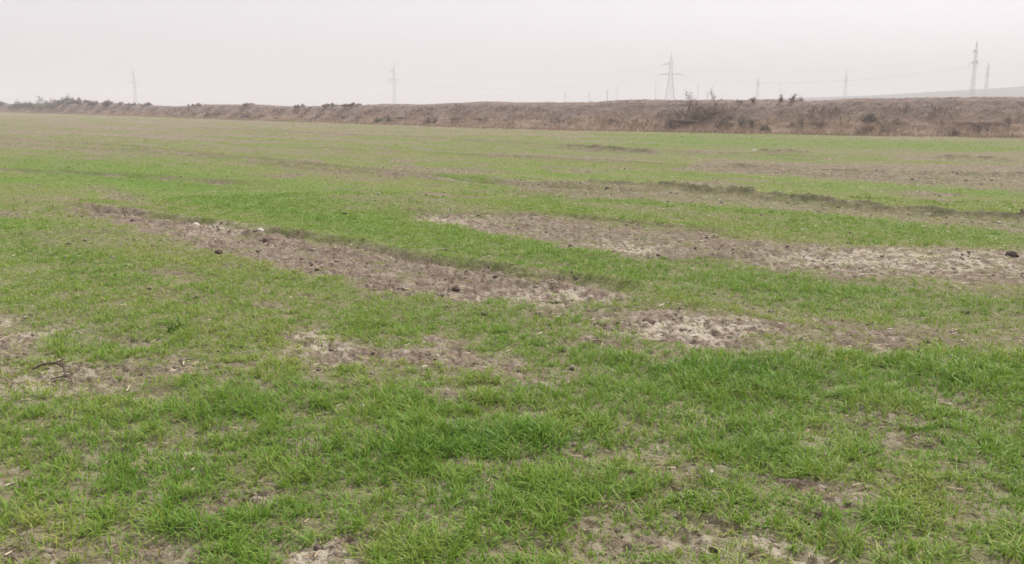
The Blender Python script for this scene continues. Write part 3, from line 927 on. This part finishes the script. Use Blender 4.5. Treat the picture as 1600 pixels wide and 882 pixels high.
for k, (px, py, w, lab) in enumerate([
    (306, 353, 13, 'pale stone on the left part of the long soil strip'),
    (407, 367, 13, 'small pale stone on the long soil strip next to a brown clod'),
    (1076, 261, 11, 'white stone alone in the far grass right of centre'),
    (1180, 237, 12, 'pale stone in the farthest grass below the big shrubs'),
    (1057, 611, 8, 'tiny pale stone left of the dark tall grass clump'),
    (566, 634, 11, 'small pale stone in the grass left of centre'),
    (1110, 744, 10, 'flat pale stone in the grass below the tall clump'),
    (1264, 404, 17, 'flat whitish stone on the wide soil strip at right')]):
    lump('stone', lab, 'stone', px, py, w, M_STONE, 0.5, 700 + k, GS)
for k, (px, py, w, lab) in enumerate([
    (343, 396, 14, 'dark clod at the lower edge of the long soil strip'),
    (121, 325, 9, 'dark clod at the left end of the long soil strip'),
    (128, 337, 7, 'smaller dark clod just below the left end clod'),
    (1507, 487, 14, 'dark clod alone in the grass near the right edge'),
    (758, 489, 12, 'dark clod in grass below the end of the long strip'),
    (713, 450, 14, 'dark clod near the lower end of the long soil strip'),
    (1231, 240, 15, 'dark mound in the farthest grass right of the pale stone'),
    (974, 301, 18, 'dark clod in the upper rut beside the middle of the field'),
    (128, 543, 9, 'dark clod in grass right of the left edge soil patch'),
    (1580, 401, 17, 'large dark clod on the soil strip at the right edge'),
    (538, 335, 9, 'tiny dark clod in the bright green belt'),
    (1448, 533, 12, 'dark clod at the right end of the second soil patch'),
    (882, 548, 10, 'dark clod in grass right of the central soil patch')]):
    lump('soil_clod', lab, 'soil clod', px, py, w, M_CLOD, 0.6, 800 + k, GC)
for k, (px, py, w, lab) in enumerate([
    (420, 377, 26, 'brown crumbly clod on the long soil strip, largest there'),
    (1012, 500, 24, 'brown clod in the second soil patch under the green belt'),
    (1335, 520, 26, 'brown clod in the round soil patch at right')]):
    lump('soil_clod', lab, 'soil clod', px, py, w, M_CLOD_BROWN, 0.5, 830 + k, 'brown soil clods on the strips')

x_, y_ = ground_pt(276, 520)
shrub('weed', 'dark green leafy weed standing above the short wheat at left', (x_, y_, 0.0), 0.10, 0.09, M_LEAF_GREEN, 180, M_LEAF_GREEN, 8, 'weed', None, 0.25, 0.018, 901)

# dead root lying over a hollow at the left edge
def dead_root():
    pts = [(52,583),(68,579),(88,577),(100,580),(103,590),(112,594),(113,602)]
    V, Fc = [], []
    W = [Vector((*ground_pt(a, b), 0.025 + 0.02 * math.sin(i))) for i, (a, b) in enumerate(pts)]
    for i in range(len(W) - 1):
        tube(V, Fc, W[i], W[i + 1], 0.0075 - 0.0006 * i, 0.0070 - 0.0006 * i, 6)
    for i, off in ((2, Vector((.05, .03, .02))), (4, Vector((-.08, -.03, -.01)))):
        tube(V, Fc, W[i], W[i] + off, 0.006, 0.003, 5)
    o = link('dead_root', py_mesh('dead_root', V, Fc), M_CLOD)
    tag(o, 'dark crooked dead root lying on bare soil at the left', 'root')
dead_root()

# ------------------------------------------------------------------ pylons
def bar(V, Fc, p, q, w):
    p, q = Vector(p), Vector(q)
    tube(V, Fc, p, q, w * .7, w * .7, 4)

def lattice(V, Fc, levels, leg=0.16, br=0.09):
    """square tapered lattice; levels = [(z, half width)]"""
    cs = [(-1, -1), (1, -1), (1, 1), (-1, 1)]
    for (z0, a), (z1, b) in zip(levels[:-1], levels[1:]):
        for k in range(4):
            (x0, y0), (x1, y1) = cs[k], cs[(k + 1) % 4]
            bar(V, Fc, (x0 * a, y0 * a, z0), (x0 * b, y0 * b, z1), leg)
            bar(V, Fc, (x0 * a, y0 * a, z0), (x1 * b, y1 * b, z1), br)
            bar(V, Fc, (x1 * a, y1 * a, z0), (x0 * b, y0 * b, z1), br)
            bar(V, Fc, (x0 * b, y0 * b, z1), (x1 * b, y1 * b, z1), br)

def arm(V, Fc, side, length, hw, drop=1.1):
    tip = (side * length, 0, 0)
    for y in (-hw, hw):
        bar(V, Fc, (side * hw, y, 0), tip, 0.20)
        bar(V, Fc, (side * hw, y, drop), tip, 0.17)
        n = 4
        for k in range(n):
            a, b = k / n, (k + .5) / n
            bar(V, Fc, (side * (hw + (length - hw) * a), y * (1 - a), drop * (1 - a)), (side * (hw + (length - hw) * b), y * (1 - b), 0), 0.07)
            bar(V, Fc, (side * (hw + (length - hw) * b), y * (1 - b), 0), (side * (hw + (length - hw) * (k + 1) / n), y * (1 - (k + 1) / n), drop * (1 - (k + 1) / n)), 0.07)

def insulator(length, n=8):
    V, Fc = [], []
    tube(V, Fc, Vector((0, 0, 0)), Vector((0, 0, -length)), 0.035, 0.035, 6)
    for k in range(n):
        z = -length * (k + 1) / (n + 1)
        tube(V, Fc, Vector((0, 0, z)), Vector((0, 0, z - length * .06)), 0.06, 0.14, 8)
    return py_mesh('insulator', V, Fc)

def pylon(label, loc, rot, H, zu, zl, base, waist, arms, group='lattice pylons behind the bank', thick=1.0):
    """zu, zl: heights of the upper and the lower crossarm; arms: [(level, side, length)]; returns arm-end points"""
    root = empty('pylon', loc)
    root.rotation_euler = (0, 0, rot)
    tag(root, label, 'pylon', group)
    V, Fc = [], []
    lev, n = [(-0.3, base)], 7
    for k in range(1, n + 1):
        f = (k / n) ** 0.85
        lev.append((zl * f, base + (waist - base) * f))
    n2 = 3
    for k in range(1, n2 + 1):
        lev.append((zl + (zu + 1.0 - zl) * k / n2, waist * (1 - .18 * k / n2)))
    lattice(V, Fc, lev, 0.15 * thick, 0.075 * thick)
    link('tower_body', py_mesh('tower_body', V, Fc), M_STEEL, root)
    V, Fc = [], []
    hw = waist * .82
    for x0, y0 in ((-1, -1), (1, -1), (1, 1), (-1, 1)):
        bar(V, Fc, (x0 * hw, y0 * hw, zu + 1.0), (0, 0, H), 0.13 * thick)
    zq = (zu + 1.0 + H) / 2
    for k in range(4):
        cs = [(-1, -1), (1, -1), (1, 1), (-1, 1)]
        a, b = cs[k], cs[(k + 1) % 4]
        bar(V, Fc, (a[0] * hw * .5, a[1] * hw * .5, zq), (b[0] * hw * .5, b[1] * hw * .5, zq), 0.08 * thick)
        bar(V, Fc, (a[0] * hw, a[1] * hw, zu + 1.0), (b[0] * hw * .5, b[1] * hw * .5, zq), 0.07 * thick)
    link('peak', py_mesh('peak', V, Fc), M_STEEL, root)
    ends = []
    ins = insulator(1.5)
    for level, side, length in arms:
        zz = zl if level == 'lower' else zu
        V, Fc = [], []
        arm(V, Fc, side, length, waist * (1.0 if level == 'lower' else .85))
        o = link('crossarm', py_mesh('crossarm', V, Fc), M_STEEL, root, (0, 0, zz))
        link('insulator', ins, None if ins.materials else M_GLASS, o, (side * length, 0, 0))
        c, s_ = math.cos(rot), math.sin(rot)
        ends.append(Vector((loc[0] + c * side * length, loc[1] + s_ * side * length, loc[2] + zz - 1.5)))
    return ends

def place_pylon(label, px, top, au, al, dist, rot, base, waist, arms, gz=0.0, **kw):
    p = ray_at(px, top, dist)
    zf = lambda py: ray_at(px, py, dist).z - gz
    return pylon(label, (p.x, p.y, gz), rot, zf(top), zf(au), zf(al), base, waist, arms, **kw)

ROT1 = -0.40
A3 = [('upper', -1, 3.0), ('lower', -1, 4.4), ('lower', 1, 3.6)]
A3w = [('upper', -1, 5.5), ('lower', -1, 7.5), ('lower', 1, 8.2)]
e1 = place_pylon('faintest slim pylon, above the left bushes', 208, 107, 116.5, 129.5, 775, R(12), 1.2, 0.7, [('upper', -1, 3.2), ('lower', -1, 6.0), ('lower', 1, 4.2)])
e2 = place_pylon('thin pylon standing left of the middle of the skyline', 615, 98, 111, 126, 650, R(12), 1.1, 0.60, [('upper', -1, 3.2), ('lower', -1, 5.0), ('lower', 1, 4.4)])
e3 = place_pylon('broad based anchor pylon with two wide crossarms above the big shrubs', 1049, 82, 101, 117, 560, R(-4), 3.4, 0.95, A3w, thick=1.15)
e4 = place_pylon('tallest pylon at the right, in front of the pale hill', 1527, 64, 81, 99, 450, R(20), 0.8, 0.5, [('upper', -1, 2.2), ('lower', -1, 3.4), ('lower', 1, 2.4)])
e5 = place_pylon('shorter pylon just right of the tallest pylon', 1545, 97, 106, 116.5, 650, R(40), 1.0, 0.6, [('upper', -1, 2.2), ('lower', -1, 4.2), ('lower', 1, 2.6)])
e6 = place_pylon('faint distant pylon between the anchor pylon and the tallest pylon', 1323, 109, 121, 128, 610, R(50), 1.2, 0.6, [('upper', -1, 1.8), ('lower', -1, 2.4), ('lower', 1, 2.4)], thick=0.6)
e7 = place_pylon('smallest distant pylon right of the big shrubs', 1185, 120, 127, 133, 640, R(55), 1.2, 0.6, [('upper', -1, 1.8), ('lower', -1, 2.2), ('lower', 1, 2.2)], thick=0.6)

def cable(label, a, b, sag, r=0.020):
    V, Fc = [], []
    n = 22
    pts = [a.lerp(b, k / n) - Vector((0, 0, sag * 4 * (k / n) * (1 - k / n))) for k in range(n + 1)]
    for p, q in zip(pts[:-1], pts[1:]): tube(V, Fc, p - a, q - a, r, r, 4)
    o = link('power_cable', py_mesh('power_cable', V, Fc), M_CABLE, None, a)
    tag(o, label, 'power cable', 'power cables strung between the pylons')
NM = ['upper', 'lower left', 'lower right']
for ea, eb, txt in ((e1, e2, 'from the faintest pylon to the thin middle pylon'), (e2, e3, 'from the thin middle pylon to the anchor pylon'), (e3, e4, 'from the anchor pylon to the tallest pylon'),
                    (e5, e6, 'from the shorter right pylon to the faint distant pylon'), (e6, e7, 'from the faint distant pylon to the smallest pylon')):
    for k in range(3):
        cable(f'thin {NM[k]} power cable {txt}', ea[k], eb[k], 5.5)

def utility_pole(px, top, dist, label):
    p = ray_at(px, top, dist)
    root = empty('utility_pole', (p.x, p.y, 0))
    tag(root, label, 'utility pole', 'small poles on the skyline')
    V, Fc = [], []
    tube(V, Fc, Vector((0, 0, -0.3)), Vector((0, 0, p.z)), 0.17, 0.11, 8)
    Fc.append(tuple(range(len(V) - 8, len(V))))
    link('pole', py_mesh('pole', V, Fc), M_CONCRETE, root)
    V, Fc = [], []
    bar(V, Fc, (-0.9, 0.26, p.z - 0.8), (0.9, 0.26, p.z - 0.8), 0.10)
    for x_ in (-.8, .8): tube(V, Fc, Vector((x_, 0.26, p.z - .75)), Vector((x_, 0.26, p.z - .45)), .06, .08, 6)
    link('crossarm', py_mesh('crossarm', V, Fc), M_STEEL, root)
for px, top, dist, lab in ((883, 143, 520, 'leftmost short pole above the middle of the bank'), (921, 142, 560, 'second short pole from the left on the skyline'),
                           (949, 141, 430, 'darkest short pole where the crest steps up'), (965, 134, 700, 'taller faint pole right of the darkest short pole'),
                           (1025, 128, 620, 'tall pole just left of the anchor pylon'), (1091, 130, 640, 'tall pole just right of the anchor pylon'),
                           (1106, 143, 420, 'short pole rising behind the purplish shrub'), (1220, 131, 700, 'faint pole behind the forked twig bush')):
    utility_pole(px, top, dist, lab)

# ------------------------------------------------------------------ haze: even air around everything
def haze_box():
    x, y0, y1, z0, z1 = 2700, -2700, 2700, -2.0, 46.0
    V = [(-x, y0, z0), (x, y0, z0), (x, y1, z0), (-x, y1, z0), (-x, y0, z1), (x, y0, z1), (x, y1, z1), (-x, y1, z1)]
    Fc = [(0, 3, 2, 1), (4, 5, 6, 7), (0, 1, 5, 4), (1, 2, 6, 5), (2, 3, 7, 6), (3, 0, 4, 7)]
    m = bpy.data.materials.new('dusty_air')
    m.use_nodes = True
    n, l = m.node_tree.nodes, m.node_tree.links
    n.clear()
    o = n.new('ShaderNodeOutputMaterial'); pv = n.new('ShaderNodeVolumePrincipled')
    pv.inputs['Color'].default_value = (0.835, 0.822, 0.855, 1)
    pv.inputs['Density'].default_value = 0.0012
    pv.inputs['Anisotropy'].default_value = 0.0
    l.new(pv.outputs['Volume'], o.inputs['Volume'])
    ob = link('haze', py_mesh('haze', V, Fc), m)
    tag(ob, 'pale dusty haze hanging over the whole field', 'haze', kind='stuff')
haze_box()
